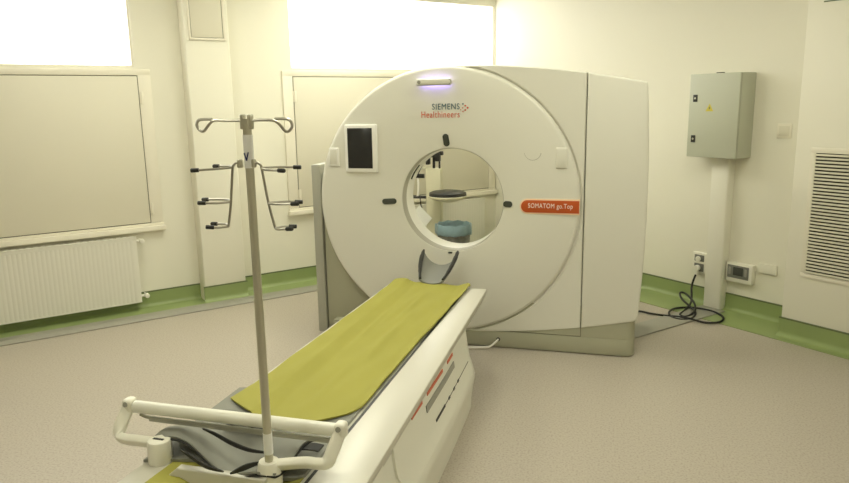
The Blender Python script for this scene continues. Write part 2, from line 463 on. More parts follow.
# ------------------------------------------------------------------ CT scanner
GX, GY = -1.12, 4.60
ct = thing('ct_scanner', 'big white scanner ring with a round opening, on a grey plinth', 'scanner', (GX, GY, 0), 0)
def L(x, y, z): return (x - GX, y - GY, z)
CX, CZ, CR = -1.16, 1.025, .92
BX, BZ, BR = -1.103, 1.043, .355
DEP = .76
def ztop(x): return 1.945 - max(0, x - CX) ** 2 / 12.2
def zbot(x): return .105 + max(0, x - CX) ** 2 / 11.0
SEAM = -.2215
def inside(x, z):
    if (x - CX) ** 2 + (z - CZ) ** 2 < CR * CR and x < SEAM: return True
    return CX <= x < SEAM and zbot(x) < z < ztop(x)
angs = [2 * PI * k / 160 for k in range(160)]
for z in (ztop(SEAM), zbot(SEAM)): angs.append(math.atan2(z - BZ, SEAM - BX) % (2 * PI))
angs.sort()
outl = []
for a in angs:
    lo, hi = 0, 3
    for _ in range(40):
        md = (lo + hi) / 2
        if inside(BX + md * math.cos(a), BZ + md * math.sin(a)): lo = md
        else: hi = md
    outl.append(lo)
def polar_shell(rings, name, material):
    """rings: list of (function angle index -> radius, y)."""
    t = MB(); bm = t.bm; R_ = []
    for fn, y in rings:
        R_.append([bm.verts.new(L(BX + fn(i) * math.cos(a), GY + y, BZ + fn(i) * math.sin(a))) for i, a in enumerate(angs)])
    n = len(angs)
    for a, c in zip(R_, R_[1:]):
        for k in range(n): bm.faces.new((a[k], a[(k + 1) % n], c[(k + 1) % n], c[k]))
    bmesh.ops.recalc_face_normals(bm, faces=list(bm.faces))
    return t.build(name, material, ct, ang=38)
o = outl
# round front disc, a step proud of the cover
def rdisc(i, R_):
    a = angs[i]; dx, dz = BX - CX, BZ - CZ
    bq = dx * math.cos(a) + dz * math.sin(a); cq = dx * dx + dz * dz - R_ * R_
    return -bq + math.sqrt(bq * bq - cq)
polar_shell([(lambda i: BR + .02, .30), (lambda i: BR + .02, .020), (lambda i: rdisc(i, .86), .020), (lambda i: min(rdisc(i, .924), o[i] - .013), .020), (lambda i: min(rdisc(i, .934), o[i] - .012), .005), (lambda i: o[i] - .008, .007), (lambda i: o[i] - .002, .014), (lambda i: o[i], .026), (lambda i: o[i], .30)], 'front_cover', M['white'])
polar_shell([(lambda i: BR + .02, .30), (lambda i: o[i] - .004, .305), (lambda i: o[i] - .004, DEP - .06), (lambda i: o[i] - .05, DEP), (lambda i: .56, DEP)], 'rear_cover', M['white'])
polar_shell([(lambda i: BR, .022), (lambda i: BR, -.004), (lambda i: BR + .004, -.008), (lambda i: BR + .03, -.011), (lambda i: rdisc(i, .60), -.014), (lambda i: rdisc(i, .890), -.008), (lambda i: rdisc(i, .902), -.005), (lambda i: rdisc(i, .913), .004), (lambda i: rdisc(i, .918), .018)], 'front_disc', M['disc'])
# right cover
pts = []
xr0, xr1, rr = -.2165, .148, .018
for k in range(13):
    x = xr0 + (xr1 - rr - xr0) * k / 12; pts.append((x, ztop(x)))
for k in range(1, 6): a = PI / 2 - k / 5 * PI / 2; pts.append((xr1 - rr + rr * math.cos(a), ztop(xr1 - rr) - rr + rr * math.sin(a)))
zb = zbot(xr1 - .05)
for k in range(0, 6): a = -k / 5 * PI / 2; pts.append((xr1 - .05 + .05 * math.cos(a), zb + .05 + .05 * math.sin(a)))
for k in range(1, 13):
    x = xr1 - .05 + (xr0 - xr1 + .05) * k / 12; pts.append((x, zbot(x)))
zt_, zb_ = ztop(xr1 - rr) - rr, zb + .05
flank = [(xr1 + .028 * (1 - (2 * k / 9 - 1) ** 2) * (1 if k > 0 else 0), zt_ + (zb_ - zt_) * k / 9) for k in range(1, 9)]
i_ = max(range(len(pts)), key=lambda i: (pts[i][0] > xr1 - 1e-6) and pts[i][1] > 1 and i)
pts = pts[:i_ + 1] + flank + pts[i_ + 1:]
pts = [(x - GX, z) for x, z in pts]
MB().prism(pts, .004, DEP, 'y', .012, 4).build('right_cover', M['white'], ct)
MB().box(*[-.28 - GX, -.16 - GX], .05, DEP - .05, .10, 1.80).build('seam_core', M['seam'], ct, smooth=False)
# grey plinth: one low sill and the panel above it, split by a dark joint
def rounded_right(x0, x1, y0, y1, r):
    P = [(x0, y0)]
    for k in range(7): a = -PI / 2 + k / 6 * PI / 2; P.append((x1 - r + r * math.cos(a), y0 + r + r * math.sin(a)))
    for k in range(7): a = k / 6 * PI / 2; P.append((x1 - r + r * math.cos(a), y1 - r + r * math.sin(a)))
    P.append((x0, y1)); return P
pl = MB()
pl.prism(rounded_right(-2.03 - GX, .135 - GX, .012, DEP, .07), .006, .121, 'z', .004)
pl.prism(rounded_right(-.2165 - GX, .135 - GX, .012, DEP, .07), .121, .30, 'z')
pl.box(-1.35 - GX, -.2215 - GX, .012, .60, .1275, .34)
pl.build('plinth', M['plinth'], ct)
MB().box(-1.34 - GX, -.17 - GX, .022, .55, .02, .33).build('plinth_joint', M['seam'], ct, smooth=False)
MB().box(-2.0 - GX, .08 - GX, .05, DEP - .03, 0, .008).build('foot_plate', M['seam'], ct, smooth=False)
# grey side
MB().box(-2.178 - GX, -2.110 - GX, .07, DEP - .05, .0, 1.272, .006, 3).build('side_column', M['sidegrey'], ct)
MB().box(-2.100 - GX, -1.72 - GX, .085, DEP - .10, .0, 1.20, .004).box(-1.73 - GX, -1.45 - GX, .085, DEP - .10, .0, .62).build('side_panel', M['plinth'], ct)
MB().box(-2.12 - GX, -1.72 - GX, .11, DEP - .12, .01, 1.15).build('side_joint', M['seam'], ct, smooth=False)
# bore
t = MB(); t.lathe([(-.006, BR + .001), (-.002, BR - .002), (.075, BR - .004), (.078, BR + .02)], L(BX, GY, BZ), (0, 1, 0), 96); t.build('bore_ring', M['boregrey'], ct, ang=60)
t = MB(); t.tube([L(BX + (BR - .006) * math.cos(a), GY + .11, BZ + (BR - .006) * math.sin(a)) for a in [2.42 + .34 * k / 10 for k in range(11)]], .008, 8); t.build('dark_slot', M['darkwin'], ct)
t = MB(); t.lathe([(.076, BR - .001), (.085, BR - .004), (.20, BR - .010), (.23, BR - .008), (.36, .42), (.58, .53), (DEP - .02, .575), (DEP, .58)], L(BX, GY, BZ), (0, 1, 0), 96); t.build('bore_tunnel', M['bore'], ct, ang=60)
# dark laser windows round the opening
def oval(cx, cz, w, h, rot, name, material, y0=-.018, y1=.0, par=None, seg=8):
    t = MB(); P = []
    r = min(w, h) / 2
    for k in range(4 * seg):
        a = 2 * PI * k / (4 * seg)
        ex = (w / 2 - r) * (1 if math.cos(a) > 0 else -1); ez = (h / 2 - r) * (1 if math.sin(a) > 0 else -1)
        x, z = ex + r * math.cos(a), ez + r * math.sin(a)
        P.append((cx + x * math.cos(rot) - z * math.sin(rot) - GX, cz + x * math.sin(rot) + z * math.cos(rot)))
    t.prism(P, y0, y1, 'y', .002); return t.build(name, material, par or ct)
for (x, z, w_, h_, ro) in ((-1.553, 1.027, .105, .040, .06), (-1.138, 1.452, .042, .085, .15), (-.717, 1.025, .062, .042, -.05), (-1.117, .676, .03, .012, 0)):
    oval(x, z, w_, h_, ro, 'laser_window', M['darkwin'])
    t = None
# tablet-like display
t = MB(); t.box(-1.868 - GX, -1.628 - GX, -.030, .0, 1.228, 1.562, .010, 3); ds = t.build('display', M['bezel'], ct)
MB().box(-1.845 - GX, -1.662 - GX, -.0325, -.028, 1.258, 1.537, .002).build('screen', M['screen'], ds)
t = MB(); t.box(-1.995 - GX, -1.918 - GX, -.018, .004, 1.270, 1.400, .006, 3); bp = t.build('button_panel', M['bezel'], ct)
MB().box(-1.990 - GX, -1.935 - GX, -.0205, -.016, 1.285, 1.385, .005).build('keypad', M['disc'], bp)
t = MB(); t.box(-.404 - GX, -.330 - GX, -.017, .0, 1.266, 1.402, .006, 3); bp = t.build('button_panel', M['disc'], ct)
MB().box(-.396 - GX, -.338 - GX, -.0195, -.016, 1.275, 1.395, .006).build('keypad', M['white'], bp)
# round recess with a soft crescent rim
t = MB(); t.tube([L(-.555 + .055 * math.cos(a), GY - .011, 1.375 + .055 * math.sin(a)) for a in [PI * (1.05 + .9 * k / 16) for k in range(17)]], .0026, 8); t.build('crescent_rim', M['boregrey'], ct)
# status light bar
t = MB(); P = []
t.box(-1.328 - GX, -1.086 - GX, -.066, -.046, 1.815, 1.857, .009, 3); t.box(-1.322 - GX, -1.310 - GX, -.050, .0, 1.83, 1.842); t.box(-1.104 - GX, -1.092 - GX, -.050, .0, 1.83, 1.842); sb = t.build('status_bar', M['white'], ct)
t = MB(); t.cyl(L(-1.306, GY - .069, 1.836), L(-1.306, GY - .064, 1.836), .012, 20, .001); t.build('camera_eye', M['handle'], sb)
t = MB(); t.tube([L(-1.102 + .014 * math.cos(a), GY - .066, 1.836 + .014 * math.sin(a)) for a in [-PI / 2 + PI * k / 10 for k in range(11)]], .0025, 6); t.build('end_ring', M['handle'], sb)
t = MB(); t.box(-1.322 - GX, -1.092 - GX, -.064, -.050, 1.8125, 1.8155, .001); t.build('bar_edge', M['handle'], sb)
t = MB(); t.box(-1.30 - GX, -1.11 - GX, -.047, -.0435, 1.821, 1.851); t.build('status_led', M['led'], sb)

# lettering
def lettering(txt, name, material, x0, x1, z0, z1, y, parent, bold=0.):
    cu = bpy.data.curves.new('lettering', 'FONT'); cu.body = txt; cu.extrude = .5; cu.offset = bold; cu.size = 100; cu.space_character = 1.12
    ob = bpy.data.objects.new('lettering', cu); col.objects.link(ob)
    bpy.context.view_layer.update()
    me = bpy.data.meshes.new_from_object(ob.evaluated_get(bpy.context.evaluated_depsgraph_get()))
    bpy.data.objects.remove(ob)
    xs = [v.co.x for v in me.vertices]; ys = [v.co.y for v in me.vertices]
    ax, bx_, ay, by_ = min(xs), max(xs), min(ys), max(ys)
    for v in me.vertices:
        c = v.co.copy()
        v.co = Vector((x0 + (c.x - ax) / (bx_ - ax) * (x1 - x0) - GX, y - GY - c.z * .002, z0 + (c.y - ay) / (by_ - ay) * (z1 - z0)))
    me.name = name; me.materials.clear(); me.materials.append(material)
    ob = bpy.data.objects.new(name, me); col.objects.link(ob); ob.parent = parent
    return ob
lettering('SIEMENS', 'maker_lettering', M['teal'], -1.232, -1.043, 1.655, 1.694, 4.585, ct, 0)
lettering('Healthineers', 'maker_lettering', M['redor'], -1.307, -1.043, 1.602, 1.644, 4.585, ct, 0)
dots = [(-1.020, 1.690, .006, 0), (-1.004, 1.678, .007, 1), (-.988, 1.664, .008, 1), (-1.004, 1.650, .007, 1), (-1.020, 1.640, .005, 1), (-1.022, 1.664, .005, 1), (-1.036, 1.652, .004, 1)]
for part_i in (0, 1):
    t = MB()
    for (x, z, r_, k) in dots:
        if k == part_i: t.cyl(L(x, 4.583, z), L(x, 4.590, z), r_ * .8, 10)
    t.build('dot_emblem', M['redor'] if part_i else M['teal'], ct)
# orange name plate, round at its left end
def plate_outline(x0, x1, z0, z1):
    r = (z1 - z0) / 2; zc = (z0 + z1) / 2
    return [(x1 - GX, z0), (x1 - GX, z1)] + [(x0 + r + r * math.cos(a) - GX, zc + r * math.sin(a)) for a in [PI / 2 + PI * k / 14 for k in range(15)]]
MB().prism(plate_outline(-.637, -.245, .963, 1.066), -.0155, .0, 'y', .001).build('plate_border', M['ledborder'], ct)
lb = MB().prism(plate_outline(-.628, -.248, .973, 1.056), -.017, .0, 'y', .001).build('name_plate', M['orange'], ct)
lettering('SOMATOM go.Top', 'plate_lettering', M['letwhite'], -.580, -.290, .995, 1.036, 4.5815, lb, 0)
MB().cyl(L(-.782, GY + .008, .062), L(-.782, GY + .03, .062), .014, 16).build('cable_port', M['black'], ct)
MB().box(.140 - GX, .150 - GX, .30, .33, 1.30, 1.33, .003).build('side_latch', M['black'], ct)

# ------------------------------------------------------------------ patient table
TX = -1.12
tb = thing('patient_table', 'long white patient table with orange striped side, standing in front of the scanner', 'table', (TX, 2.8, 0), 0)
TY0, TY1 = 1.45, 4.22
def hw(y): return .385 - (y - 2.0) * .025
def T(x, y, z): return (x - TX, y - 2.8, z)
ZT = .53
prof_r = [(.20, ZT - .06), (.2005, ZT - .003), (.206, ZT)]
def rail(sg):
    t = MB(); bm = t.bm; rows = []
    N = 24
    for j in range(N + 1):
        y = TY0 + (TY1 - TY0) * j / N; w = hw(y)
        pr = [(.205, .44), (.205, ZT - .002), (.207, ZT), (w - .008, ZT), (w - .002, ZT - .003), (w, ZT - .009), (w - .004, ZT - .036), (w - .010, ZT - .042), (w - .03, ZT - .043), (w - .03, .44)]
        rows.append([bm.verts.new((sg * x, y - 2.8, z)) for x, z in pr])
    for a, c in zip(rows, rows[1:]):
        for k in range(len(a)): bm.faces.new((a[k], a[(k + 1) % len(a)], c[(k + 1) % len(a)], c[k]))
    bm.faces.new(rows[0]); bm.faces.new(rows[-1])
    bmesh.ops.recalc_face_normals(bm, faces=list(bm.faces))
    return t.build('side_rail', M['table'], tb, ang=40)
rail(1); rail(-1)
# concave cradle
t = MB(); bm = t.bm; rows = []
for j in range(13):
    y = TY0 + .06 + (TY1 + .02 - TY0 - .06) * j / 12
    pr = [(.192 * (k / 8 - 1), ZT - .045 + .043 * (1 - k / 8) ** 2) for k in range(17)] + [(.192, .45), (-.192, .45)]
    rows.append([bm.verts.new((x, y - 2.8, z)) for x, z in pr])
for a, c in zip(rows, rows[1:]):
    for k in range(len(a)): bm.faces.new((a[k], a[(k + 1) % len(a)], c[(k + 1) % len(a)], c[k]))
bm.faces.new(rows[0]); bm.faces.new(rows[-1]); bmesh.ops.recalc_face_normals(bm, faces=list(bm.faces))
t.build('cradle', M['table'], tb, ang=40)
MB().box(-.21, .21, TY0 + .05 - 2.8, TY1 - .02 - 2.8, .42, .455).build('slide_channel', M['black'], tb, smooth=False)
for sg in (-1, 1):
    MB().box(*sorted((sg * .1935, sg * .2045)), TY0 + .08 - 2.8, TY1 - .01 - 2.8, .45, ZT - .0015).build('gap_shade_strip', M['black'], tb, smooth=False)  # black strips filling the rail gaps, their shade put in as colour
# pedestal, flaring out to a waist and in again to the floor
t = MB(); bm = t.bm; rows = []
ys = [1.62, 1.66, 1.8, 2.2, 2.6, 3.0, 3.3, 3.5, 3.615, 3.63]
ins = [.05, .012, 0, 0, 0, 0, 0, 0, .003, .02]
PR = [(.338, .487), (.345, .43), (.353, .37), (.367, .30), (.388, .24), (.397, .21), (.393, .17), (.383, .12), (.376, .06), (.372, 0)]
for y, i_ in zip(ys, ins):
    k = hw(y) / .36
    pr = [(x * (k if k < 1 else 1 + (k - 1) * .3) - i_, z) for x, z in PR]
    rows.append([bm.verts.new((x, y - 2.8, z)) for x, z in pr] + [bm.verts.new((-x, y - 2.8, z)) for x, z in reversed(pr)])
for a, c in zip(rows, rows[1:]):
    for k in range(len(a)): bm.faces.new((a[k], a[(k + 1) % len(a)], c[(k + 1) % len(a)], c[k]))
bm.faces.new(rows[0]); bm.faces.new(rows[-1]); bmesh.ops.recalc_face_normals(bm, faces=list(bm.faces))
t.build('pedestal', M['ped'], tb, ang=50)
def ped_x(y, z):
    k = hw(y) / .36; k = k if k < 1 else 1 + (k - 1) * .3
    for (x0, z0), (x1, z1) in zip(PR, PR[1:]):
        if z1 <= z <= z0: return (x0 + (x1 - x0) * (z0 - z) / (z0 - z1)) * k
    return PR[0][0] * k
# side panel with orange stripes, grip and seam, following the pedestal's flank
def patch(name, material, y0, y1, z0, z1, off, parent, sg=1, nu=12, nv=6, edge=None, th=.012):
    """edge(y) -> lower z limit."""
    t = MB()
    def fn(u, v):
        y = y0 + (y1 - y0) * u
        lo = edge(y) if edge else z0(y) if callable(z0) else z0
        hi = z1(y) if callable(z1) else z1
        z = lo + (hi - lo) * v
        return (sg * (ped_x(y, z) + off), y - 2.8, z)
    bm = t.bm
    F = [[bm.verts.new(fn(i / nu, j / nv)) for j in range(nv + 1)] for i in range(nu + 1)]
    K = [[bm.verts.new(Vector(fn(i / nu, j / nv)) - Vector((sg * th, 0, 0))) for j in range(nv + 1)] for i in range(nu + 1)]
    for i in range(nu):
        for j in range(nv):
            bm.faces.new((F[i][j], F[i + 1][j], F[i + 1][j + 1], F[i][j + 1])); bm.faces.new((K[i][j], K[i][j + 1], K[i + 1][j + 1], K[i + 1][j]))
    for i in range(nu):
        for j in (0, nv): bm.faces.new((F[i][j], F[i + 1][j], K[i + 1][j], K[i][j]))
    for j in range(nv):
        for i in (0, nu): bm.faces.new((F[i][j], F[i][j + 1], K[i][j + 1], K[i][j]))
    bmesh.ops.recalc_face_normals(bm, faces=list(bm.faces))
    return t.build(name, material, parent, ang=40)
def low_edge(y):
    r = .10; base = .245
    d = y - 2.22
    if d < r: return base + r - math.sqrt(max(0, r * r - (r - d) ** 2))
    return base
for sg in (1, -1):
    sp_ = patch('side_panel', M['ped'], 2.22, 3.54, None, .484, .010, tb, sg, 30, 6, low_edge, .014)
    if sg == 1:
        for (a, c) in ((2.46, 2.62), (2.70, 2.98), (3.08, 3.20)):
            patch('orange_stripe', M['stripe'], a, c, .460, .475, .0125, sp_, sg, 6, 2)
        patch('grip', M['handle'], 2.66, 3.20, .400, .430, .014, sp_, sg, 10, 3)
        for (a, c) in ((2.76, 2.90), (2.905, 2.93), (3.0, 3.03), (3.11, 3.14), (3.21, 3.24)):
            patch('dark_clip', M['black'], a, c, .312, .323, .0125, sp_, sg, 3, 2)
        patch('seam_line', M['seam'], 2.78, 3.50, .316, .3195, .0115, sp_, sg, 12, 1)
# end cover at the foot
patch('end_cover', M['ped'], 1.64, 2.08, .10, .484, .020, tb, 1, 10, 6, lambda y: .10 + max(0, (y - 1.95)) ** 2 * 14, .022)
# raised foot plate closing the cradle
t = MB(); t.prism([(-.25, .44), (.10, .44), (.10, .565), (-.215, .565), (-.25, .535)], 1.745 - 2.8, 1.775 - 2.8, 'y', .006, 3); t.build('foot_plate', M['table'], tb)

# roll holder clamped over the foot end
HY = 1.83
rh = thing('roll_holder', 'white tubular roll holder frame clamped across the foot end of the patient table', 'holder', (TX, HY, .53), 0)
def H(x, y, z): return (x - TX, y - HY, z - .53)
tubL, tubR = (-1.612, 1.90, .680), (-.832, 1.90, .680)
t = MB(); t.cyl(H(-1.600, 1.90, .680), H(-.842, 1.90, .680), .0215, 28, .003); t.build('cross_tube', M['tube'], rh)
def barrel(path, w, name):
    t = MB(); P = catmull([Vector(H(*p)) for p in path], 6); bm = t.bm; rows = []; n = len(P)
    for i, p in enumerate(P):
        d = (P[min(i + 1, n - 1)] - P[max(i - 1, 0)]).normalized()
        v = Vector((0, .80, .60)); v = (v - d * v.dot(d)).normalized(); q = d.cross(v)   # v: the arm's flat normal faces back and up
        ring = []
        for k in range(20):
            a = 2 * PI * k / 20; ca, sa = math.cos(a), math.sin(a)
            ring.append(bm.verts.new(p + v * (.015 * math.copysign(abs(ca) ** .5, ca)) + q * (.021 * math.copysign(abs(sa) ** .5, sa))))
        rows.append(ring)
    for a, c in zip(rows, rows[1:]):
        for k in range(20): bm.faces.new((a[k], a[(k + 1) % 20], c[(k + 1) % 20], c[k]))
    bm.faces.new(rows[0]); bm.faces.new(rows[-1]); bmesh.ops.recalc_face_normals(bm, faces=list(bm.faces))
    return t.build(name, M['bracket'], rh, ang=50)
barrel([(-1.470, 1.835, .590), (-1.54, 1.838, .588), (-1.605, 1.842, .585), (-1.632, 1.848, .592), (-1.636, 1.865, .622), (-1.626, 1.895, .672), (-1.622, 1.905, .692)], .0185, 'arm')
barrel([(-1.02, 1.80, .588), (-.93, 1.835, .590), (-.885, 1.842, .588), (-.858, 1.848, .592), (-.846, 1.862, .618), (-.832, 1.892, .668), (-.828, 1.902, .692)], .0185, 'arm')
for x in (-1.622, -.828):
    t = MB(); t.box(x - .019 - TX, x + .019 - TX, 1.880 - HY, 1.925 - HY, .655 - .53, .708 - .53, .012, 3); t.build('end_cap', M['bracket'], rh)
    sgn = 1 if x < -1 else -1
    t = MB(); t.cyl(H(x, 1.881, .692), H(x, 1.877, .693), .009, 12); t.build('pin', M['handle'], rh)
t = MB(); t.cyl(H(-1.455, 1.825, .515), H(-1.455, 1.825, .612), .040, 10, .010); kn = t.build('clamp_knob', M['bracket'], rh)
t = MB(); t.box(*[-1.475 - TX, -1.435 - TX], -.012, -.002, .0815, .084, .001); t.build('slot', M['black'], kn)
t = MB(); t.lathe([(0, 0), (0, .040), (.02, .040), (.075, .034), (.08, .030), (.08, .0)], H(-1.032, 1.795, .525), (0, 0, 1), 24); t.box(-1.062 - TX, -1.002 - TX, -.06, .0, -.03, .03, .008); t.build('pole_socket', M['bracket'], rh)
t = MB(); t.tube([H(-1.585, 1.905, .650), H(-1.56, 1.905, .642), H(-.86, 1.905, .642)], .006, 8); t.box(-1.55 - TX, -.87 - TX, .073, .077, .098, .112); t.build('tear_bar', M['sidegrey'], rh)

# ------------------------------------------------------------------ sheets on the table
cloth_pts = [  # y, left x, right x
    (2.1, -1.470, -.945), (2.30, -1.475, -.942), (2.45, -1.455, -.940), (2.9, -1.442, -.938), (3.1, -1.436, -.936), (3.4, -1.428, -.922), (3.7, -1.420, -.912), (4.0, -1.415, -.904), (4.20, -1.408, -.898), (4.26, -1.40, -.903)]
def ilerp(tab, y):
    for a, c in zip(tab, tab[1:]):
        if a[0] <= y <= c[0]:
            k = (y - a[0]) / (c[0] - a[0]); return [p + (q - p) * k for p, q in zip(a, c)]
    return list(tab[-1] if y > tab[-1][0] else tab[0])
def bed_z(x):
    u = abs(x - TX)
    if u < .2: return ZT - .045 + .043 * (u / .196) ** 2
    return ZT + .002
rw = random.Random(7)
folds = [(rw.uniform(.15, .85), rw.uniform(-.25, .25), rw.uniform(.004, .011), rw.uniform(.03, .07), rw.uniform(0, .7), rw.uniform(.2, .5)) for _ in range(9)]
def sheet(u, v):
    y0 = 2.15 + (.15 * (1 - u / .45) ** 1.3 if u < .45 else .22 * ((u - .45) / .55) ** 2)
    y = y0 + (4.26 - y0) * v
    _, x0, x1 = ilerp(cloth_pts, y)
    # the near edge sweeps: it reaches further down the left side
    x = x0 + (x1 - x0) * u
    z = max(bed_z(x), ZT - .022) + .020 + .012 * math.sin(PI * u)
    for (uc, sl, h, w_, va, vl) in folds:
        d = (u - uc - sl * (v - va - vl / 2)); k = max(0, 1 - abs(v - va - vl / 2) / (vl / 2)) if vl else 0
        z += h * math.exp(-(d / w_) ** 2) * k ** .7
    if v > .9: z += .018 * ((v - .9) / .1) * (1 - .5 * u) 
    if v > .985: z -= .02
    z += .003 * math.sin(u * 23 + v * 9) * math.sin(v * 31)
    # drape over the left edge a touch
    return (x, y, z)
o = MB().grid(sheet, 60, 120, .006).build('yellow_sheet', M['yellow'], ang=80)
tag(o, 'olive yellow sheet spread along the scanner table', 'sheet')
# pieces of the same sheet below the pad, at the foot
def sheet2(u, v):
    x = -1.41 + (-.945 + 1.41) * u; y = 1.58 + .52 * v
    return (x, y, max(bed_z(x), ZT - .03) + .004 + .003 * math.sin(v * 9 + u * 5))
o = MB().grid(sheet2, 40, 24, .004).build('under_sheet', M['yellow'], ang=80)
tag(o, 'yellow sheet end showing beneath the grey pad at the foot of the table', 'sheet')

def pad_low(u, v):
    x = -1.505 + (-.945 + 1.505) * u
    y = 1.80 + .09 * u * u + (2.42 - 1.80 - .09 * u * u) * v + .03 * math.sin(u * 5)
    z = max(bed_z(x), ZT - .02) + .011 + .005 * math.sin(v * 7 + u * 3) * math.sin(PI * u) * (1 - v)
    return (x, y, z)
o = MB().grid(pad_low, 48, 32, .010).build('grey_pad', M['pad'], ang=80)
tag(o, 'flat grey rubbery pad lying under the near end of the yellow sheet', 'pad')

# crumpled grey apron with black reverse
def apron(u, v):
    x = -1.50 + .50 * u + .04 * v
    y = 1.83 + .27 * v - .05 * u + .03 * math.sin(u * 6)
    z = ZT + .045 + .030 * math.sin(u * 7.5 + 0.6) * (1 - .5 * v) + .02 * math.sin(v * 6 + u * 4) - .012 * u
    return (x, y, z)
ap = thing('folded_apron', 'crumpled grey apron with black lining heaped under the roll holder tube', 'apron', (-1.28, 1.95, ZT), 0)
t = MB(); t.grid(lambda u, v: Vector(apron(u, v)) - Vector((-1.28, 1.95, ZT)), 48, 24, .006); t.build('outer_cloth', M['pad'], ap, ang=80)
t = MB(); t.grid(lambda u, v: Vector(apron(u, v)) - Vector((-1.28, 1.95, ZT + .0075)) + Vector((.004, -.006 + .01 * v, 0)), 48, 24, .005); t.build('black_lining', M['padunder'], ap, ang=80)
def strap(u, v):
    x = -1.33 + .42 * u; y = 2.02 - .10 * u + .045 * v + .02 * math.sin(u * 5)
    z = ZT + .05 + .018 * math.sin(u * 8)
    return Vector((x, y, z)) - Vector((-1.28, 1.95, ZT))
t = MB(); t.grid(strap, 30, 4, .005); t.build('strap', M['padunder'], ap, ang=80)

def deck(x, y, z):
    d = c_r * ((x - 424.5) / F) + c_d * ((y - 241.5) / F) + c_f
    t_ = (z - CAMH) / d.z
    return Vector((d.x * t_ + 1.28, d.y * t_ - 1.95, z - ZT))
for pth in ([(203, 428, .615), (215, 433, .618), (232, 442, .612), (250, 449, .60), (268, 452, .595)], [(181, 449, .605), (192, 456, .60), (206, 465, .59), (224, 471, .585)], [(230, 473, .585), (240, 468, .60), (250, 464, .605), (263, 461, .60)]):
    P = catmull([deck(*q) for q in pth], 6); n_ = len(P) - 1
    def rib(u, v, P=P, n_=n_):
        i = min(int(round(u * n_)), n_); w_ = .004 + .018 * math.sin(PI * u)
        return P[i] + Vector((0, .3, -.9)) * (w_ * (v - .3))
    t = MB(); t.grid(rib, n_, 3, .004); t.build('lining_fold', M['padunder'], ap, ang=80)

# ------------------------------------------------------------------ head holder at the far end of the table
hh_ = thing('head_holder', 'small grey curved head rest with black edges between the table and the opening', 'head rest', (-1.16, 4.25, .53), 0)
def trough(s_, k):
    y = 4.20 + .30 * k; w = .076 + .088 * k - .044 * k * k; hgt = .028 + .070 * k; z0 = .552 + .055 * k; xc = -1.150 - .012 * k
    a = s_ * 1.25
    x = xc + w * math.sin(a) / math.sin(1.25) ; z = z0 + hgt * (1 - math.cos(a)) / (1 - math.cos(1.25))
    return Vector((x + 1.16, y - 4.25, z - .53))
t = MB(); t.grid(lambda u, v: trough(u * 2 - 1, v), 24, 14, .012); t.build('shell', M['headpad'], hh_, ang=60)
for sg in (-1, 1):
    t = MB(); t.tube([trough(sg, k / 12) + Vector((0, 0, .003)) for k in range(13)], [.009, .012, .014, .015, .012, .006], 10); t.build('edge_pad', M['black'], hh_)
t = MB(); t.box(-.05, .05, -.07, .02, -.06, .012, .008); t.build('mounting_tongue', M['headpad'], hh_)

# ------------------------------------------------------------------ infusion pole
PX, PY = -1.030, 1.795
iv = thing('infusion_pole', 'tall steel infusion pole with hooks rising from the foot of the table', 'infusion pole', (PX, PY, .585), 0)
def pole_pt(x, y, dy=0.):
    """image position to the upright plane of the pole, shifted by dy in depth"""
    d = c_r * ((x - 424.5) / F) + c_d * ((y - 241.5) / F) + c_f
    t_ = (PY + dy) / d.y
    return Vector((d.x * t_ - PX, dy, CAMH + d.z * t_ - .585))
ZP = 1.665 - .585
t = MB(); t.cyl((0, 0, .0), (0, 0, .55), .0135, 20); t.cyl((0, 0, .55), (0, 0, ZP), .0125, 20); t.build('pole', M['steel'], iv)
t = MB(); t.cyl((0, 0, .045), (0, 0, .115), .0145, 20); t.build('white_collar', M['label'], iv)
t = MB(); t.cyl((0, 0, .94), (0, 0, 1.035), .0142, 20); lbl = t.build('label_band', M['label'], iv)
t = MB(); z = .962
for a, c in (((-.006, z + .022), (0, z)), ((0, z), (.007, z + .024))): t.tube([(a[0], -.0152, a[1]), (c[0], -.0152, c[1])], .0022, 6)
t.build('chevron_mark', M['blue'], lbl)
t = MB(); t.cyl((-.012, 0, ZP - .03), (-.012, 0, ZP + .012), .009, 14, .003); t.cyl((.012, 0, ZP - .03), (.012, 0, ZP + .012), .009, 14, .003); t.build('top_clamp', M['steel'], iv)
hookL = [(241, 120.5), (226, 120.5), (214, 120.5), (208, 126), (204, 131), (200, 130.5), (197, 126), (197.5, 121.5), (201, 119.5), (212, 119.3)]
hookR = [(247, 120.5), (262, 120), (273, 120.5), (279, 124), (284, 130), (288, 131.5), (291.5, 128), (292, 124), (289.5, 120), (285, 118.8), (275, 118.8)]
for hk in (hookL, hookR):
    n = len(hk); t = MB(); t.tube([pole_pt(*q, .022 * max(0, i - n * .4) / n) for i, q in enumerate(hk)], .0042, 8, smooth=5); t.build('top_hook', M['steelthin'], iv)
arms = [
    ([(242.5, 163), (237, 162.7), (234, 165), (232.5, 170), (231, 202), (228.5, 226.5)],
     [((232.3, 167.5), (192, 170.5), -.06), ((232.3, 167.2), (214.5, 166.2), .07), ((230.8, 202), (199, 203), -.05), ((230.8, 201), (203.5, 199.5), .06), ((228.5, 226.5), (207, 227), -.05), ((228.5, 226), (212.5, 223.8), .05)]),
    ([(251.5, 162.7), (257, 162.7), (260.5, 165), (262, 170), (268.5, 203), (275.3, 228)],
     [((261.7, 168), (300, 167.2), .06), ((261.7, 168.3), (283.5, 170.7), -.06), ((268.5, 203), (301.5, 202), .06), ((268.5, 203.3), (297, 203.8), -.05), ((275.3, 228), (295.5, 226.4), .05), ((275.3, 228.2), (291.5, 228.8), -.05)])]
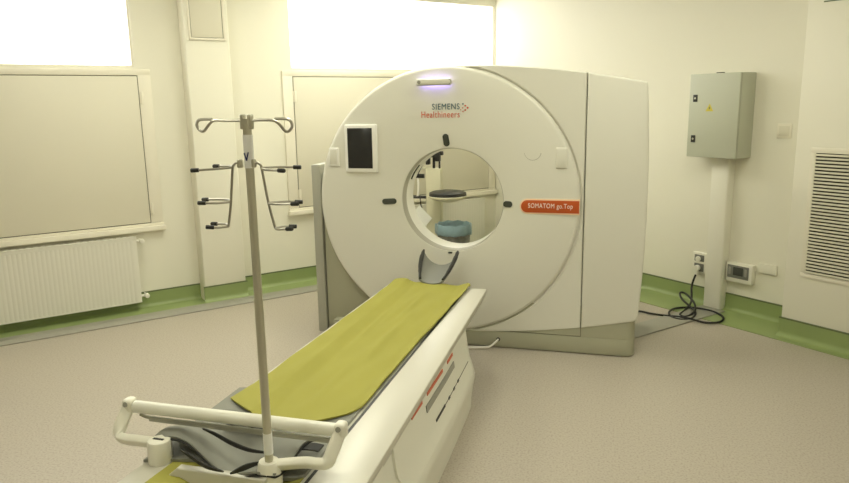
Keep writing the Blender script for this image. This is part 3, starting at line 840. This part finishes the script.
for path, prongs in arms:
    t = MB(); t.tube([pole_pt(*q) for q in path], .0038, 8, smooth=5); ar = t.build('hook_bracket', M['steelthin'], iv)
    q = pole_pt(*path[0]); t = MB(); t.cyl((q.x - .008, 0, q.z - .014), (q.x - .008, 0, q.z + .010), .009, 12, .003) if q.x < 0 else t.cyl((q.x + .006, 0, q.z - .014), (q.x + .006, 0, q.z + .010), .009, 12, .003); t.build('clamp', M['steel'], ar)
    for (a, b_, dy) in prongs:
        p0, p1 = pole_pt(*a), pole_pt(*b_, dy)
        mid = p0.lerp(p1, .35) + Vector((0, dy * .35, 0))
        t = MB(); t.tube([p0, mid, p1], .0034, 8, smooth=4); pg = t.build('prong', M['steelthin'], ar)
        t = MB(); d = (p1 - mid).normalized(); t.cyl(p1 - d * .020, p1 + d * .004, .0062, 10, .002); t.build('prong_tip', M['black'], ar)

# ------------------------------------------------------------------ cables
def floor_pt(x, y, z=0.):
    d = c_r * ((x - 424.5) / F) + c_d * ((y - 241.5) / F) + c_f
    t_ = (z - CAMH) / d.z
    return Vector((d.x * t_, d.y * t_, z))
cord = [WB(-3.465, -.064, .258), WB(-3.470, -.085, .21), WB(-3.482, -.09, .14)] + [floor_pt(*q) for q in (
    (691, 302, .06), (685, 310, .012), (680, 314.5, .012), (686, 316.5, .012), (694, 312, .025), (695, 305, .06), (690, 297.5, .085), (684, 292.8, .10), (680, 293.2, .10), (682, 299, .075), (690, 306.5, .04), (695.5, 313, .018), (691, 318.5, .012), (680, 319.3, .012), (671, 316.5, .012), (669.5, 311.5, .016), (677, 308, .018), (692, 307.6, .018), (708, 310, .016), (719, 314, .014), (723.5, 318.5, .012), (718, 322.3, .012), (704, 322.3, .012), (690, 318.6, .018), (679, 316.8, .016), (664, 315.4, .012), (650, 313.3, .012), (639, 311.2, .012))] + [Vector((.05, 5.62, .012))]
o = MB().tube(cord, .0085, 10, smooth=7).build('power_cord', M['cable'], ang=80)
tag(o, 'black power cord coiled on the floor below the wall socket', 'cord')
wc_ = [(-.782, 4.612, .062), (-.80, 4.585, .045), (-.84, 4.56, .02), (-.92, 4.54, .016), (-1.02, 4.50, .016), (-1.10, 4.40, .010), (-1.12, 4.1, .010), (-1.12, 3.66, .010)]
o = MB().tube(wc_, .007, 10, smooth=8).build('white_cable', M['wcable'], ang=80)
tag(o, 'thin white cable from the scanner plinth to the patient table', 'cable')

# ------------------------------------------------------------------ equipment seen through the opening
st = thing('equipment_stand', 'cream column stand with black clamps seen through the scanner opening', 'stand', (-1.80, 6.72, 0), 0)
t = MB(); t.box(-.07, .085, -.05, .05, .06, 1.06, .012, 3); t.build('column', M['standcream'], st)
for x, y in ((1, 1), (-1, 1), (1, -1), (-1, -1)):
    t = MB(); t.tube([(0, 0, .075), (x * .06 - .04, y * .12, .06), (x * .09 - .06, y * .18, .035)], .018, 10); fo = t.build('foot', M['standcream'], st)
    t = MB(); t.cyl((x * .09 - .072, y * .18, .024), (x * .09 - .048, y * .18, .024), .024, 14); t.build('castor', M['black'], fo)
t = MB(); t.cyl((.01, -.02, 1.05), (.01, -.02, 1.20), .014, 12); t.cyl((.01, -.03, 1.17), (.01, -.03, 1.275), .036, 14, .006); t.box(.03, .08, -.06, .0, 1.13, 1.235, .008); t.box(.05, .11, -.05, -.01, 1.19, 1.23, .008); t.cyl((.07, -.03, 1.06), (.07, -.03, 1.14), .010, 10); t.build('clamp_head', M['black'], st)
t = MB(); t.box(-.06, -.02, -.08, -.03, 1.10, 1.19, .006); t.build('knob', M['black'], st)
t = MB(); t.box(-.20, -.06, -.04, -.02, 1.135, 1.155, .004); t.tube([(-.06, -.03, 1.06), (-.12, -.03, 1.06), (-.185, -.03, 1.05)], .012, 8); t.build('side_arm', M['standcream'], st)
t = MB(); t.prism([(-.205, .965), (-.085, .965), (-.085, 1.005), (-.145, 1.005), (-.095, 1.10), (-.115, 1.14), (-.150, 1.11), (-.205, 1.0)], -.06, -.03, 'y', .004); t.build('side_clamp', M['black'], st)
t = MB(); t.tube([(-.155, -.045, .985), (-.145, -.05, .90), (-.15, -.05, .80), (-.16, -.05, .78)], .012, 8, smooth=5); t.build('hose', M['wcable'], st)
t = MB(); t.tube([(-.22, -.05, .86), (-.215, -.05, .785), (-.19, -.05, .772), (-.07, -.05, .772)], .016, 8, smooth=4); t.tube([(-.13, -.055, .77), (-.125, -.055, .70), (-.11, -.055, .655)], .006, 6); t.build('black_hook', M['black'], st)
o = thing('paper_tag', 'white paper tag hanging from the black hook beside the cream stand', 'tag', (-1.935, 6.655, .53), 0)
t = MB(); t.prism([(-.10, .05), (.03, -.09), (.13, .03), (.0, .16)], -.001, .001, 'y'); t.build('sheet', M['paper'], o, smooth=False)
# round tray on the stand
t = MB(); t.lathe([(0, 0), (0, .05), (.02, .12), (.045, .185), (.060, .19), (.065, .185), (.060, .17), (.05, .165), (.05, 0)], (.185, -.17, .745), (0, 0, 1), 40); t.cyl((.02, -.04, .77), (.16, -.15, .77), .018, 10); tray = t.build('tray', M['standcream'], st)
t = MB(); t.lathe([(0, 0), (0, .170), (.018, .184), (.046, .180), (.058, .15), (.062, 0)], (.185, -.17, .793), (0, 0, 1), 40); t.build('tray_pad', M['black'], tray)

# ------------------------------------------------------------------ waste bin with a blue bag
bn = thing('waste_bin', 'grey waste bin lined with a blue bag seen through the scanner opening', 'bin', (-1.55, 6.52, 0), 0)
t = MB(); t.lathe([(0, 0), (0, .125), (.01, .13), (.50, .165), (.505, .170), (.505, .160), (.50, .158), (.02, .12), (.02, 0)], (0, 0, 0), (0, 0, 1), 40); t.build('bucket', M['bin'], bn)
t = MB(); bm = t.bm; rings = []
pr = [(.435, .161), (.438, .174), (.455, .180), (.48, .180), (.528, .178), (.540, .172), (.535, .160), (.48, .145), (.30, .11), (.28, .0)]
rr_ = random.Random(3)
for (z, r_) in pr:
    rings.append([bm.verts.new(((r_ + (.006 * math.sin(k * 5.1) + rr_.uniform(-.004, .004)) * (1 if r_ > .15 else 0)) * math.cos(2 * PI * k / 48), (r_ + .006 * math.sin(k * 5.1)) * math.sin(2 * PI * k / 48), z + .006 * math.sin(k * 1.3 + r_ * 30))) for k in range(48)])
for a, c in zip(rings, rings[1:]):
    for k in range(48): bm.faces.new((a[k], a[(k + 1) % 48], c[(k + 1) % 48], c[k]))
bmesh.ops.recalc_face_normals(bm, faces=list(bm.faces))
t.build('bag', M['liner'], bn, ang=60)

# ------------------------------------------------------------------ ceiling lamps (above and behind the camera's view)
for i, (s_, d_) in enumerate(((1.0, -4.8), (2.6, -4.2), (3.1, -5.35), (1.0, -2.2), (2.9, -2.2), (-1.3, -2.2), (.7, .8), (2.8, .8))):  # third lamp is added behind the scanner to brighten the view through the opening
    p = Av * s_ + Bv * d_
    r = thing('ceiling_lamp', 'square recessed ceiling lamp with bright diffuser', 'lamp', (p.x, p.y, CEIL), RA, 'ceiling lamps')
    f = MB(); a = .31
    f.box(-a, a, -a, -a + .02, -.025, 0, .003); f.box(-a, a, a - .02, a, -.025, 0, .003); f.box(-a, -a + .02, -a, a, -.025, 0, .003); f.box(a - .02, a, -a, a, -.025, 0, .003)
    f.build('frame', M['plate'], r)
    f = MB(); f.box(-a + .02, a - .02, -a + .02, a - .02, -.02, -.012); f.build('diffuser', M['lamp'], r, smooth=False)

# ------------------------------------------------------------------ overcast daylight outside
wd = bpy.data.worlds.new('overcast_sky'); sc.world = wd; wd.use_nodes = True
bg = wd.node_tree.nodes['Background']
bg.inputs['Color'].default_value = (1.0, 1.0, .95, 1); bg.inputs['Strength'].default_value = 6.5
